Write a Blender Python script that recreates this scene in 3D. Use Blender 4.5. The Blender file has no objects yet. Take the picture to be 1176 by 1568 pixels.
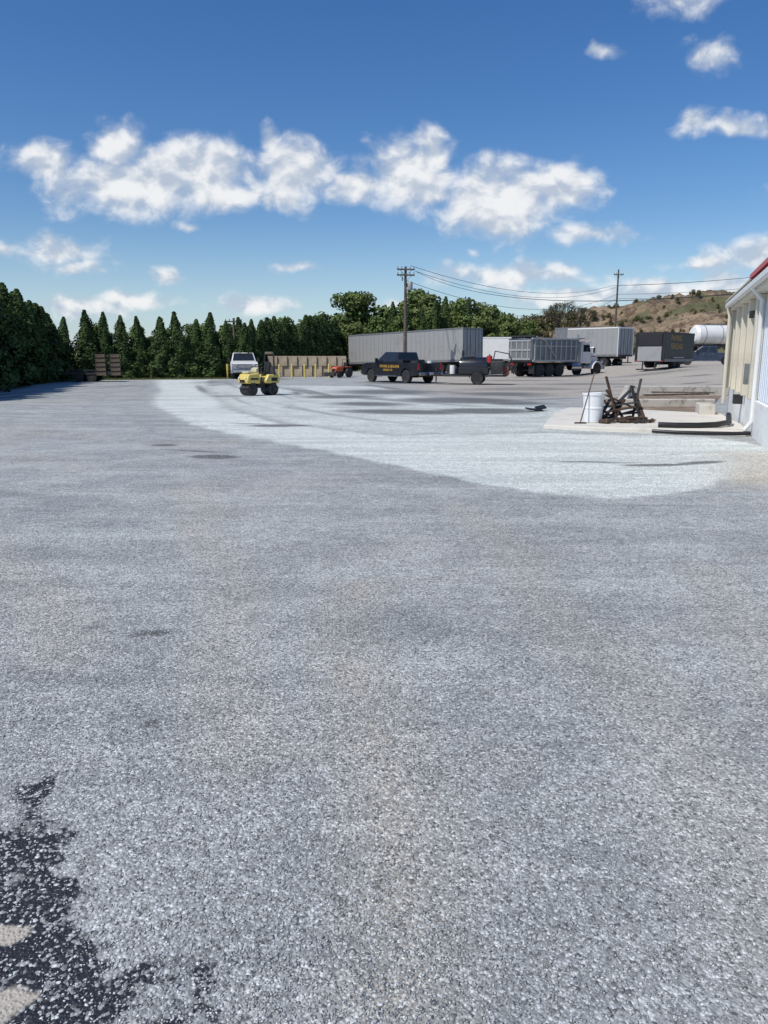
import bpy, math, random
import numpy as np
from mathutils import Vector, Matrix, Euler
random.seed(7); rng=np.random.default_rng(11)
scene=bpy.context.scene
scene.view_settings.view_transform='Standard'; scene.view_settings.look='None'; scene.view_settings.exposure=0
COL=scene.collection

# ------------------------------------------------------------ helpers
class NT:
    def __init__(s,nt): s.nt=nt
    def n(s,t,**k):
        nd=s.nt.nodes.new(t)
        for a,b in k.items(): setattr(nd,a,b)
        return nd
    def put(s,sock,v):
        if isinstance(v,bpy.types.NodeSocket): s.nt.links.new(v,sock)
        elif v is not None: sock.default_value=v
    def math(s,op,a,b=None,c=None,clamp=False):
        nd=s.n('ShaderNodeMath',operation=op); nd.use_clamp=clamp
        s.put(nd.inputs[0],a)
        if b is not None: s.put(nd.inputs[1],b)
        if c is not None: s.put(nd.inputs[2],c)
        return nd.outputs[0]
    def vec(s,op,a,b=None):
        nd=s.n('ShaderNodeVectorMath',operation=op); s.put(nd.inputs[0],a)
        if b is not None: s.put(nd.inputs[1],b)
        return nd.outputs['Value'] if op=='LENGTH' else nd.outputs[0]
    def mix(s,f,a,b,blend='MIX'):
        nd=s.n('ShaderNodeMix',data_type='RGBA',blend_type=blend)
        s.put(nd.inputs[0],f); s.put(nd.inputs[6],a); s.put(nd.inputs[7],b); return nd.outputs[2]
    def ss(s,v,a,b,lo=0.0,hi=1.0):
        nd=s.n('ShaderNodeMapRange',interpolation_type='SMOOTHSTEP')
        s.put(nd.inputs[0],v); nd.inputs[1].default_value=a; nd.inputs[2].default_value=b
        nd.inputs[3].default_value=lo; nd.inputs[4].default_value=hi; return nd.outputs[0]
    def noise(s,vec,scale,detail=4,rough=.55,dist=0):
        nd=s.n('ShaderNodeTexNoise'); s.put(nd.inputs['Vector'],vec); nd.inputs['Scale'].default_value=scale
        nd.inputs['Detail'].default_value=detail; nd.inputs['Roughness'].default_value=rough
        nd.inputs['Distortion'].default_value=dist; return nd.outputs['Fac']
    def attr(s,name):
        nd=s.n('ShaderNodeAttribute',attribute_name=name); return nd.outputs['Fac']
def c4(c): return (c[0],c[1],c[2],1.0)
def newmat(name):
    m=bpy.data.materials.new(name); m.use_nodes=True
    nt=m.node_tree; b=nt.nodes['Principled BSDF']; return m,NT(nt),b
def mat(name,col,rough=.5,metal=0,var=.15,scale=3,dirt=None,bump=0,bscale=40,coat=0):
    m,t,b=newmat(name)
    co=t.n('ShaderNodeTexCoord').outputs['Object']
    n=t.noise(co,scale,5,.65)
    dk=tuple(x*(1-var*1.6) for x in col) if dirt is None else dirt
    f=t.ss(n,.35,.68)
    if dirt is not None:
        f=t.math('MULTIPLY',t.ss(n,.5,.75),var*3,clamp=True)
        t.put(b.inputs['Base Color'],t.mix(f,c4(col),c4(dk)))
    else: t.put(b.inputs['Base Color'],t.mix(f,c4(dk),c4([min(1,x*(1+var*.4)) for x in col])))
    t.put(b.inputs['Roughness'],t.math('MULTIPLY_ADD',n,.25,max(.02,rough-.12)))
    b.inputs['Metallic'].default_value=metal
    b.inputs['Coat Weight'].default_value=coat
    if bump:
        bn=t.n('ShaderNodeBump'); bn.inputs['Strength'].default_value=bump; bn.inputs['Distance'].default_value=.02
        t.put(bn.inputs['Height'],t.noise(co,bscale,5)); t.put(b.inputs['Normal'],bn.outputs[0])
    return m

def fast_mesh(name,V,F,var=None,smooth=False):
    V=np.asarray(V,dtype=np.float32); F=np.asarray(F,dtype=np.int32)
    me=bpy.data.meshes.new(name); n,k=F.shape
    me.vertices.add(len(V)); me.vertices.foreach_set('co',V.ravel())
    me.loops.add(n*k); me.loops.foreach_set('vertex_index',F.ravel())
    me.polygons.add(n); me.polygons.foreach_set('loop_start',np.arange(0,n*k,k,dtype=np.int32))
    me.polygons.foreach_set('loop_total',np.full(n,k,dtype=np.int32))
    if smooth: me.polygons.foreach_set('use_smooth',np.ones(n,dtype=bool))
    me.update(calc_edges=True)
    if var is not None:
        for nm,arr in var.items():
            a=me.attributes.new(nm,'FLOAT','POINT'); a.data.foreach_set('value',np.asarray(arr,dtype=np.float32))
    return me
def link(name,me,parent=None,loc=None,rot=None,scale=None):
    o=bpy.data.objects.new(name,me); COL.objects.link(o)
    if parent is not None: o.parent=parent
    if loc is not None: o.location=loc
    if rot is not None: o.rotation_euler=rot
    if scale is not None: o.scale=scale if hasattr(scale,'__len__') else (scale,)*3
    return o
def empty(name,loc=(0,0,0),heading=0,tilt=0,scale=1):
    o=bpy.data.objects.new(name,None); COL.objects.link(o); o.empty_display_size=.3
    o.location=loc; o.rotation_euler=(0,tilt,heading); o.scale=(scale,)*3; return o
def pym(name,V,F,m,parent=None,bevel=0,smooth=False,seg=2):
    me=bpy.data.meshes.new(name); me.from_pydata([tuple(v) for v in V],[],F); me.update()
    import bmesh
    bm=bmesh.new(); bm.from_mesh(me); bmesh.ops.recalc_face_normals(bm,faces=bm.faces); bm.to_mesh(me); bm.free()
    me.materials.append(m)
    if smooth:
        for p in me.polygons: p.use_smooth=True
    o=link(name,me,parent)
    if bevel:
        b=o.modifiers.new('bevel','BEVEL'); b.width=bevel; b.segments=seg; b.limit_method='ANGLE'; b.angle_limit=math.radians(40)
    return o
def box(name,c,s,m,parent=None,bevel=.01,rot=None):
    x,y,z=[a/2 for a in s]
    V=[(i*x,j*y,k*z) for i in(-1,1) for j in(-1,1) for k in(-1,1)]
    F=[(0,1,3,2),(4,6,7,5),(0,4,5,1),(2,3,7,6),(0,2,6,4),(1,5,7,3)]
    o=pym(name,V,F,m,parent,min(bevel,min(s)*.3)); o.location=c
    if rot: o.rotation_euler=rot
    return o
def prism(name,prof,y0,y1,m,parent=None,bevel=.02):
    n=len(prof); V=[(p[0],y0,p[1]) for p in prof]+[(p[0],y1,p[1]) for p in prof]
    F=[tuple(range(n)),tuple(range(2*n-1,n-1,-1))]+[(i,(i+1)%n,n+(i+1)%n,n+i) for i in range(n)]
    return pym(name,V,F,m,parent,bevel)
def lathe(name,prof,m,parent=None,loc=(0,0,0),axis='Y',seg=28,smooth=True):
    V=[];F=[]
    for r,h in prof:
        for i in range(seg):
            a=2*math.pi*i/seg
            if axis=='Y': V.append((r*math.cos(a),h,r*math.sin(a)))
            elif axis=='X': V.append((h,r*math.cos(a),r*math.sin(a)))
            else: V.append((r*math.cos(a),r*math.sin(a),h))
    n=len(prof)
    for k in range(n-1):
        for i in range(seg):
            j=(i+1)%seg; F.append((k*seg+i,k*seg+j,(k+1)*seg+j,(k+1)*seg+i))
    F.append(tuple(range(seg))); F.append(tuple((n-1)*seg+i for i in range(seg)))
    o=pym(name,V,F,m,parent,0,smooth); o.location=loc
    if smooth:
        e=o.modifiers.new('split','EDGE_SPLIT'); e.split_angle=math.radians(35)
    return o
def cyl(name,c,r,d,m,parent=None,axis='Z',seg=20,r2=None):
    return lathe(name,[(r,-d/2),(r if r2 is None else r2,d/2)],m,parent,c,axis,seg)
def tube(name,pts,r,m,parent=None,smooth=False):
    cu=bpy.data.curves.new(name,'CURVE'); cu.dimensions='3D'; cu.bevel_depth=r; cu.bevel_resolution=3
    sp=cu.splines.new('POLY'); sp.points.add(len(pts)-1)
    for i,p in enumerate(pts): sp.points[i].co=(*p,1)
    cu.use_fill_caps=True
    cu.materials.append(m); return link(name,cu,parent)
def bez(a,b,sag,n=20):
    return [(a[0]+(b[0]-a[0])*t,a[1]+(b[1]-a[1])*t,a[2]+(b[2]-a[2])*t-sag*4*t*(1-t)) for t in [i/n for i in range(n+1)]]

# ------------------------------------------------------------ materials
M={}
M['tire']=mat('tire_rubber',(.022,.022,.023),.85,bump=.2,bscale=60,dirt=(.12,.11,.1),var=.2)
M['rim']=mat('steel_rim',(.45,.45,.46),.35,.8,var=.2)
M['blackpaint']=mat('black_paint',(.014,.015,.02),.25,0,var=.06,coat=.35,dirt=(.06,.055,.05),scale=1.5)
M['blackpanel']=mat('black_panel',(.016,.016,.018),.5,0,var=.06,dirt=(.05,.045,.04),scale=1.2)
M['blacktrim']=mat('black_trim',(.02,.02,.021),.55,var=.2)
M['glass']=mat('window_glass',(.02,.025,.03),.08,0,var=.1)
M['chrome']=mat('chrome',(.6,.6,.62),.18,1,var=.1)
M['white']=mat('white_paint',(.72,.72,.70),.35,var=.1,dirt=(.42,.38,.33),scale=2)
M['red']=mat('red_lens',(.45,.02,.015),.3)
M['amber']=mat('amber_lens',(.7,.2,.02),.3)
M['gold']=mat('gold_lettering',(.5,.3,.05),.5)
M['yellow']=mat('yellow_paint',(.66,.52,.14),.4,var=.12,dirt=(.25,.2,.1))
M['cream']=mat('cream_plastic',(.62,.56,.36),.5,var=.12)
M['alu']=mat('aluminium_panel',(.33,.335,.33),.55,.2,var=.2,scale=.8,dirt=(.2,.19,.17))
M['dumpalu']=mat('dump_body_aluminium',(.42,.43,.43),.5,.25,var=.2,scale=1.2,dirt=(.2,.19,.17))
M['aludark']=mat('weathered_aluminium',(.21,.22,.225),.5,.35,var=.25,scale=1.5,dirt=(.1,.095,.09))
M['steel']=mat('dark_steel',(.06,.06,.062),.55,.4,var=.3)
M['orange']=mat('orange_paint',(.5,.10,.03),.5,var=.12,dirt=(.2,.1,.06))
M['redpaint']=mat('red_paint',(.5,.03,.025),.4,var=.15)
M['wood']=mat('weathered_wood',(.17,.13,.095),.8,var=.35,scale=6,bump=.4)
M['pole']=mat('pole_wood',(.13,.105,.085),.85,var=.3,scale=5,bump=.3)
M['darkwood']=mat('dark_rusty_wood',(.08,.05,.035),.85,var=.4,scale=8,bump=.4)
M['conc']=mat('concrete',(.64,.61,.54),.85,var=.2,scale=1.3,bump=.3,bscale=25,dirt=(.36,.32,.26))
M['concold']=mat('old_concrete',(.52,.49,.43),.9,var=.3,scale=3,bump=.5,bscale=15,dirt=(.18,.15,.12))
M['beige']=mat('beige_metal',(.60,.56,.46),.5,var=.1,scale=1.5,dirt=(.3,.26,.2))
M['tanblock']=mat('tan_block',(.44,.36,.25),.85,var=.15,scale=2,bump=.2)
M['wallwhite']=mat('painted_wall',(.68,.73,.79),.6,var=.06,scale=.8,dirt=(.48,.5,.5))
M['blockwhite']=mat('painted_block',(.78,.78,.76),.8,var=.15,scale=4,bump=.6,bscale=12,dirt=(.35,.34,.31))
M['roofred']=mat('red_metal_roof',(.55,.035,.03),.4,var=.12)
M['poly']=mat('white_plastic',(.72,.74,.76),.4,var=.06,dirt=(.5,.5,.48))
M['pipe']=mat('black_plastic_pipe',(.015,.015,.016),.4,var=.2)
M['dirt']=mat('brown_dirt',(.27,.2,.14),.95,var=.3,scale=3,bump=.7,bscale=14)
M['wire']=mat('cable',(.03,.03,.03),.6)
M['bark']=mat('bark',(.08,.06,.045),.9,var=.3,scale=9,bump=.6)

def foliage_mat(name,dark,light,tint):
    m,t,b=newmat(name)
    v=t.attr('var'); co=t.n('ShaderNodeTexCoord').outputs['Object']
    oi=t.n('ShaderNodeObjectInfo').outputs['Random']
    n=t.noise(co,1.1,1)
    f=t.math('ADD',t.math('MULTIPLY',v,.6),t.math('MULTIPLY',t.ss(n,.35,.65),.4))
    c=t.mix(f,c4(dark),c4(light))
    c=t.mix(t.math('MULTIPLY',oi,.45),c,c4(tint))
    t.put(b.inputs['Base Color'],c); b.inputs['Roughness'].default_value=.75
    b.inputs['Specular IOR Level'].default_value=.2
    return m
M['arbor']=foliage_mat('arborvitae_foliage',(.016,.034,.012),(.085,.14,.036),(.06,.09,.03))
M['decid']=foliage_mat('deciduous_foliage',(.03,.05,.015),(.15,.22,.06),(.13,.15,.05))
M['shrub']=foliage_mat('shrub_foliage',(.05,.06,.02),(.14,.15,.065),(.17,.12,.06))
M['grass']=foliage_mat('grass_blades',(.05,.07,.02),(.15,.18,.06),(.2,.18,.08))

# ------------------------------------------------------------ terrain
def sst(a,b,x):
    t=np.clip((x-a)/(b-a),0,1); return t*t*(3-2*t)
def terrain(X,Y):
    X=np.asarray(X,float); Y=np.asarray(Y,float)
    h=.75*sst(15,25,X)*sst(40,60,Y)
    h=h+1.1*sst(25,36,X)*sst(82,96,Y)
    return h
def tz(x,y): return float(terrain(x,y))

def seg_poly_dist(X,Y,P,closed=True):
    d=np.full(X.shape,1e9); n=len(P); ins=np.zeros(X.shape,bool)
    for i in range(n if closed else n-1):
        ax,ay=P[i]; bx,by=P[(i+1)%n]
        dx,dy=bx-ax,by-ay; t=np.clip(((X-ax)*dx+(Y-ay)*dy)/(dx*dx+dy*dy),0,1)
        d=np.minimum(d,np.hypot(X-ax-t*dx,Y-ay-t*dy))
        if closed and by!=ay:
            c=((ay>Y)!=(by>Y))&(X<(bx-ax)*(Y-ay)/(by-ay)+ax); ins^=c
    return np.where(ins,d,-d) if closed else d
def geo(a,b,n,s):
    r=np.geomspace(s,b-a+s,n)-s+a; return r[1:]
xl=np.concatenate([-geo(30,2500,45,1.0)[::-1],np.arange(-30,-6,.25),np.arange(-6,-3,.12),np.arange(-3,3,.07),np.arange(3,8,.12),np.arange(8,30.01,.25),geo(30.1,2500,45,1.0)])
yl=np.concatenate([-geo(2,600,25,1.0)[::-1],np.arange(-2,1.2,.4),np.arange(1.2,5.5,.07),np.arange(5.5,16,.12),np.arange(16,60,.2),geo(60,3000,55,.8)])
GX,GY=np.meshgrid(xl,yl); nx,ny=len(xl),len(yl)
fx,fy=GX.ravel(),GY.ravel()
wob=.25*np.sin(fx*1.3+fy*.7)+.2*np.sin(fy*1.9-fx*.8)
gz=terrain(fx,fy)+.012*np.sin(fx*.6)*np.sin(fy*.45)*sst(5,15,fy)
fresh_poly=[(-15.8,53),(-13.3,45),(-7.66,25.5),(-4.5,18.1),(-1.92,13.97),(.31,11),(1.57,9.3),(2.55,8.4),(3.5,8.85),(4.44,9.66),(5.6,10.4),(6.4,12.0),(6.9,14.2),(6.5,15.2),(3.4,15.9),(.16,15.5),(-2.5,18.2),(-5.1,24),(-9.8,41),(-12,53)]
d1=seg_poly_dist(fx,fy,fresh_poly)+.10*np.sin(fx*2.7+fy*1.1)+.06*np.sin(fx*5.3-fy*3.1)
fresh=np.clip(.5+d1/(.12+.02*np.abs(fy)),0,1)
d2=seg_poly_dist(fx,fy,[(-5.1,24),(-2.5,18.2),(.16,15.5),(3.4,15.9),(6.5,15.2),(7.5,22),(4,26),(1,33),(0,42),(-9,44),(-9.8,41)])
fresh=np.maximum(fresh,.62*np.clip(.5+d2/1.2,0,1))
d3=seg_poly_dist(fx,fy,[(-20,30),(-16,20),(-12,15),(-6,16),(-7.6,25),(-13,45),(-15,52),(-19,48)])
fresh=np.maximum(fresh,.2*np.clip(.5+d3/2.5,0,1))
brown=sst(-1,5,fx+ .12*(fy-40)+wob)*sst(26,34,fy+wob*4)
brown=np.maximum(brown,.8*sst(5.4,6.4,fx-.37*(fy-13.5)+.4*wob)*sst(8.5,10,fy)*(1-sst(12.2,13.5,fy)))
dark=np.zeros_like(fx)
for cx,cy,rx,ry,rot,st in [(-1.8,31,1.9,1.6,.1,.8),(.6,22.3,2.0,1.0,-.2,1.),(3.0,22.8,1.6,1.3,-.1,1.05),(.1,35,2.8,3,.1,.75),(2.8,28.2,2.6,1.9,-.25,.95),(-.5,26,1.6,1.3,-.3,.8),(5.2,33,2.6,2.0,.1,.7),(4.6,26.5,1.3,1.0,0,.8),
   (-2.75,12.1,.42,.24,-.25,1.2),(-4.05,13.8,.28,.2,-.3,.9),(-3.3,12.9,.8,.10,-.4,.8),(-2.2,11.6,.5,.1,-.3,.5),(-2.5,17.9,.75,.3,.05,1.2),(-3.3,18.4,.8,.12,-.3,.8),(4.1,11.25,.55,.12,.06,1.3),(4.9,11.5,.45,.14,.3,1.1),(3.2,11.6,.8,.09,-.15,1.),(6.1,10.6,.5,.2,.3,.8),(-1.06,3.07,.055,.035,.2,1.3),(-1.37,4.2,.16,.06,.2,1.),
   (-1.75,4.3,.12,.05,.2,.6),(-.05,2.0,.03,.02,0,1.2),(1.6,4.9,.07,.03,0,.7),(-6.3,31.2,1.4,.9,0,.5),(1.2,47,3.6,2.2,-.7,.8),(5.3,44.6,2.6,1.4,0,.8),(13.5,61,5.4,1.8,.6,.7),(7,38,4,2.2,.1,.5),(12,45,5,2.5,.1,.5),(9,52,5,2,.1,.5),(20,57,5,1.8,.1,.5),(-14,30,5,.8,1.2,.3),(-8,12,2.4,.5,-.5,.36),(-5,9,2.4,.3,-.4,.36),(3.6,6.2,1.6,.3,.5,.32),(-2.6,6.0,1.3,.3,-.3,.30),(1.2,3.4,.5,.7,.3,.22),(1.9,2.7,.5,.9,-.3,.24),(-.6,5.0,.9,.3,.2,.28)]:
    c,s=math.cos(rot),math.sin(rot); ux=((fx-cx)*c+(fy-cy)*s)/rx; uy=(-(fx-cx)*s+(fy-cy)*c)/ry
    dark=np.maximum(dark,st*np.clip(1.35-np.hypot(ux,uy),0,1))
mid=[(-13.2,50),(-11,41),(-6.4,24.8),(-3.6,18.2),(-1.3,14.9),(1,12.4),(3.5,11.2),(6,12.2)]
for off,wd,st in [(1.35,.10,.75),(-.9,.07,.3),(2.6,.10,.45),(3.9,.12,.55),(5.4,.12,.55),(-2.6,.12,.4),(-4.2,.12,.35)]:
    P=[(x+off*.55,y+off*.75) for x,y in mid]
    d=seg_poly_dist(fx+.12*wob,fy,P,False); w=wd*(1+fy/16)
    far=.45+.55*sst(12,20,fy)
    dark=np.maximum(dark,st*far*np.clip(1-d/w,0,1)*(0.6+.4*np.sin(fx*1.1+fy*.6+off)))
for P in [[(3.5,17.6),(0,19),(-3,24),(-4,35)],[(10,26),(3,25),(-2,31),(-6,44)],[(14,34),(6,31),(1,37),(-1,44)],[(20,44),(10,40),(4,41)],[(22,52),(12,50),(6,53)],[(-6,60),(-16,40),(-17,20)],[(-5,59),(-14.6,40),(-15.6,20)],[(24,50),(14,42),(7,36),(3,36)],[(26,47),(15,39.5),(8,34)],[(8,30),(2,27),(-3,33),(-7,45)]]:
    d=seg_poly_dist(fx,fy,P,False); dark=np.maximum(dark,.65*np.clip(1-d/(.16+.014*fy),0,1)*(.6+.4*np.sin(fx*.9+fy*.5)))
for P,w_,s_ in [([(-.22,5.1),(.0,2.9),(.15,1.3)],.28,.6),([(.9,8),(1.1,4),(1.3,1.3)],.35,.35),([(-2.4,9),(-1.0,5),(-.55,2.8)],.3,.4),([(2.6,5.5),(1.7,3),(1.3,1.8)],.3,.35),([(-5,8),(-2.4,5.0),(-1.7,3.9)],.4,.4)]:
    d=seg_poly_dist(fx+.3*wob,fy,P,False); brown=np.maximum(brown,s_*np.clip(1-d/w_,0,1))
TARP=[(-1.85,2.95),(-1.52,2.70),(-1.22,2.42),(-1.02,2.12),(-.82,1.90),(-.62,1.72),(-.42,1.54),(-.32,1.35),(-.25,1.1),(-3,1.0),(-3,2.95)]
def tarf(x,y): return sst(-.20,.24,seg_poly_dist(x,y,TARP)+.08*np.sin(x*14+y*5)+.06*np.sin(y*17-x*6))
tar=tarf(fx,fy)
light=np.zeros_like(fx)
for cx,cy,rx,ry in [(-1.08,1.84,.075,.05),(-.96,1.6,.07,.06)]:
    light=np.maximum(light,np.clip((1.3-np.hypot((fx-cx)/rx,(fy-cy)/ry))*1.6,0,1))
left_edge=[(-17.2,20),(-17.6,30),(-19.9,42),(-21.3,50),(-20.8,52.7),(-11,55.5),(-7,70),(-4,95),(20,100),(60,104),(200,104),(2000,104),(2000,3000),(-2400,3000),(-2400,20)]
grass=np.clip(.5+seg_poly_dist(fx,fy,left_edge)/.6,0,1)
V=np.stack([fx,fy,gz],1)
idx=np.arange(nx*ny).reshape(ny,nx)
F=np.stack([idx[:-1,:-1],idx[:-1,1:],idx[1:,1:],idx[1:,:-1]],-1).reshape(-1,4)
gme=fast_mesh('ground',V,F,dict(fresh=fresh,brown=brown,dark=dark,tar=tar,light=light,grass=grass),smooth=True)
ground=link('ground',gme)
m,t,b=newmat('gravel_ground')
co=t.n('ShaderNodeTexCoord').outputs['Object']
def vor(scale,feature='F1'):
    nd=t.n('ShaderNodeTexVoronoi',feature=feature); t.put(nd.inputs['Vector'],co); nd.inputs['Scale'].default_value=scale; return nd
v1=vor(92)
sep=t.n('ShaderNodeSeparateColor'); t.put(sep.inputs[0],v1.outputs['Color']); r1=sep.outputs[0]; r2=sep.outputs[1]
stone=t.math('MULTIPLY',t.math('POWER',r1,1.4),t.ss(v1.outputs['Distance'],.75,.25,.4,1))
big=t.noise(co,.22,4,.65,.6); midn=t.noise(co,1.3,4,.7,.4); fine=t.noise(co,8,4,.75)
mp=t.n('ShaderNodeMapping'); t.put(mp.inputs[0],co); mp.inputs['Rotation'].default_value=(0,0,.62); mp.inputs['Scale'].default_value=(.22,1.5,1)
streak=t.noise(mp.outputs[0],1.0,5,.7,.6)
basec=t.mix(t.ss(midn,.36,.66),(.300,.318,.316,1),(.405,.418,.408,1))
basec=t.mix(t.math('MULTIPLY',t.ss(big,.50,.64),.38),basec,(.40,.37,.325,1))
basec=t.mix(t.math('MULTIPLY',t.ss(streak,.50,.64),.6),basec,(.47,.495,.48,1))
basec=t.mix(t.math('MULTIPLY',t.ss(streak,.47,.35),.6),basec,(.235,.25,.252,1))
fr=t.math('ADD',t.attr('fresh'),t.math('MULTIPLY',t.math('SUBTRACT',fine,.5),.4))
fr=t.math('ADD',fr,t.math('MULTIPLY',t.math('SUBTRACT',midn,.5),.5))
fr=t.math('MULTIPLY',t.ss(fr,.15,.85),t.math('MINIMUM',t.math('MULTIPLY',t.attr('fresh'),5.0),1.0))
frc=t.mix(t.ss(streak,.38,.60),(.54,.575,.545,1),(.68,.71,.665,1))
basec=t.mix(fr,basec,frc)
br=t.math('MULTIPLY',t.attr('brown'),t.ss(t.math('ADD',midn,t.math('MULTIPLY',streak,.6)),.55,.95,.45,1))
basec=t.mix(br,basec,(.44,.385,.315,1))
dk=t.math('ADD',t.attr('dark'),t.math('MULTIPLY',t.math('SUBTRACT',fine,.5),.9))
dk=t.math('ADD',dk,t.math('MULTIPLY',t.math('SUBTRACT',streak,.5),.9))
dk=t.math('MULTIPLY',t.ss(dk,.1,.75),t.math('MINIMUM',t.math('MULTIPLY',t.attr('dark'),4),1.0))
basec=t.mix(t.math('MULTIPLY',dk,.88),basec,(.105,.11,.11,1))
sp=t.math('MULTIPLY_ADD',stone,1.2,.62)
sp=t.math('MULTIPLY',sp,t.math('MULTIPLY_ADD',fine,.9,.55))
comb=t.n('ShaderNodeCombineColor'); 
for i in range(3): t.put(comb.inputs[i],sp)
col=t.mix(1.0,basec,comb.outputs[0],'MULTIPLY')
whit=t.ss(r1,.91,.96); col=t.mix(t.math('MULTIPLY',whit,.45),col,(.70,.72,.71,1))
blk=t.ss(r1,.10,.05); col=t.mix(t.math('MULTIPLY',blk,.6),col,(.08,.08,.083,1))
tarm=t.math('ADD',t.attr('tar'),t.math('MULTIPLY',t.math('SUBTRACT',fine,.5),2.4))
tarm=t.ss(tarm,.42,.72)
tarm=t.math('MULTIPLY',tarm,t.math('MINIMUM',t.math('MULTIPLY',t.attr('tar'),4),1.0))
tarm2=t.math('MULTIPLY',tarm,t.ss(r2,.86,.78))
col=t.mix(tarm2,col,(.026,.027,.033,1))
lt=t.ss(t.math('ADD',t.attr('light'),t.math('SUBTRACT',fine,.5)),.35,.6)
lt=t.math('MULTIPLY',lt,t.math('MINIMUM',t.math('MULTIPLY',t.attr('light'),6),1.0))
col=t.mix(lt,col,(.44,.40,.34,1))
gr=t.ss(t.math('ADD',t.attr('grass'),t.math('MULTIPLY',t.math('SUBTRACT',fine,.5),.8)),.35,.65)
gcol=t.mix(t.ss(midn,.35,.65),(.07,.10,.03,1),(.19,.18,.08,1))
col=t.mix(gr,col,gcol)
t.put(b.inputs['Base Color'],col)
t.put(b.inputs['Roughness'],t.math('MULTIPLY_ADD',tarm2,-.35,.9))
b.inputs['Specular IOR Level'].default_value=.3
bn=t.n('ShaderNodeBump'); bn.inputs['Strength'].default_value=.6; bn.inputs['Distance'].default_value=.006
t.put(bn.inputs['Height'],t.ss(v1.outputs['Distance'],.7,.1)); t.put(b.inputs['Normal'],bn.outputs[0])
gme.materials.append(m)

# loose chips near the viewer
N=130000
cy=1.25*np.exp(rng.random(N)*math.log(8.5/1.25)); cx=(rng.random(N)*2-1)*(.60*cy+.35)
dt=tarf(cx,cy)
pat=.5+.5*np.sin(cx*3.1+1.7*np.sin(cy*2.3))*np.sin(cy*2.7+1.3*np.sin(cx*1.9))
keep=rng.random(N)<(1-.60*dt)*(.4+.6*pat)
for lx,ly,lr in[(-1.08,1.84,.07),(-.96,1.6,.07)]: keep&=(np.hypot(cx-lx,cy-ly)>lr)|(rng.random(N)<.15)
cx,cy=cx[keep],cy[keep]; dtk=dt[keep]; n=len(cx)
base=np.array([(1,0,0),(-.8,.3,0),(0,1,0),(.1,-1,0),(.1,.1,.75),(-.2,0,-.6)],float)
tri=np.array([(0,2,4),(2,1,4),(1,3,4),(3,0,4),(2,0,5),(1,2,5),(3,1,5),(0,3,5)])
sz=rng.uniform(.0022,.0060,n)*(1+.5*(rng.random(n)>.94))*(1+.03*cy)
P=base[None]+rng.normal(0,.22,(n,6,3)); P*=np.stack([sz,sz*rng.uniform(.55,1,n),sz*rng.uniform(.35,.7,n)],1)[:,None,:]
a=rng.random(n)*6.283; ca,sa=np.cos(a)[:,None],np.sin(a)[:,None]
X=P[:,:,0]*ca-P[:,:,1]*sa+cx[:,None]; Y=P[:,:,0]*sa+P[:,:,1]*ca+cy[:,None]; Z=P[:,:,2]+sz[:,None]*.2
V=np.stack([X,Y,Z],-1).reshape(-1,3); F=(tri[None]+np.arange(n)[:,None,None]*6).reshape(-1,3)
va=np.repeat(np.clip(rng.beta(1.9,2.2,n)+.2*dtk,0,1),6)
me=fast_mesh('gravel',V,F,dict(var=va))
m,t,b=newmat('loose_chips'); v=t.attr('var')
cr=t.n('ShaderNodeValToRGB'); t.put(cr.inputs[0],v)
e=cr.color_ramp.elements; e[0].color=(.14,.145,.148,1); e[1].color=(.70,.72,.70,1); x=e.new(.45); x.color=(.34,.355,.352,1); x=e.new(.75); x.color=(.48,.495,.485,1)
t.put(b.inputs['Base Color'],cr.outputs[0]); b.inputs['Roughness'].default_value=.6
me.materials.append(m); link('gravel',me)

# ------------------------------------------------------------ vegetation
def leaf_quads(P,size,up=0.0,nrm=None):
    n=len(P); s=np.asarray(size).reshape(-1,1)
    d=rng.normal(0,1,(n,3)); 
    if nrm is not None: d=d*.55+nrm
    d/=np.linalg.norm(d,axis=1,keepdims=True)
    u=np.cross(d,rng.normal(0,1,(n,3))+np.array([0,0,up])); u/=np.linalg.norm(u,axis=1,keepdims=True)+1e-9
    w=np.cross(d,u)
    A=P-u*s-w*s*.3; B=P-w*s*.7+u*s*.1; C=P+u*s*1.1+w*s*.15; D=P+w*s*.75-u*s*.1
    V=np.stack([A,B,C,D],1).reshape(-1,3); F=np.arange(4*n).reshape(n,4); return V,F
def trunk_geo(segs,nside=7):
    Vs=[];Fs=[];o=0
    for a,b_,ra,rb in segs:
        a=np.array(a,float); b_=np.array(b_,float); d=b_-a; d/=np.linalg.norm(d)
        u=np.cross(d,[.3,.9,.1]); u/=np.linalg.norm(u); w=np.cross(d,u)
        ang=np.arange(nside)/nside*6.283
        r0=a+ra*(np.cos(ang)[:,None]*u+np.sin(ang)[:,None]*w); r1_=b_+rb*(np.cos(ang)[:,None]*u+np.sin(ang)[:,None]*w)
        Vs+=[r0,r1_]
        for i in range(nside):
            j=(i+1)%nside; Fs.append((o+i,o+j,o+nside+j,o+nside+i))
        o+=2*nside
    return np.concatenate(Vs),np.array(Fs)
def plant_mesh(name,LV,LF,lvar,trunk,lm,core=None):
    TV,TF=trunk_geo(trunk)
    parts=[(LV,LF,lvar,0),(TV,TF,np.full(len(TV),.3),1)]
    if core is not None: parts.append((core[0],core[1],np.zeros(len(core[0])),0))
    V=[];F=[];va=[];mi=[];o=0
    for v_,f_,a_,k in parts:
        V.append(v_);F.append(f_+o);va.append(a_);mi.append(np.full(len(f_),k));o+=len(v_)
    me=fast_mesh(name,np.concatenate(V),np.concatenate(F),dict(var=np.concatenate(va)))
    me.materials.append(lm); me.materials.append(M['bark'])
    me.polygons.foreach_set('material_index',np.concatenate(mi).astype(np.int32)); return me
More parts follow.
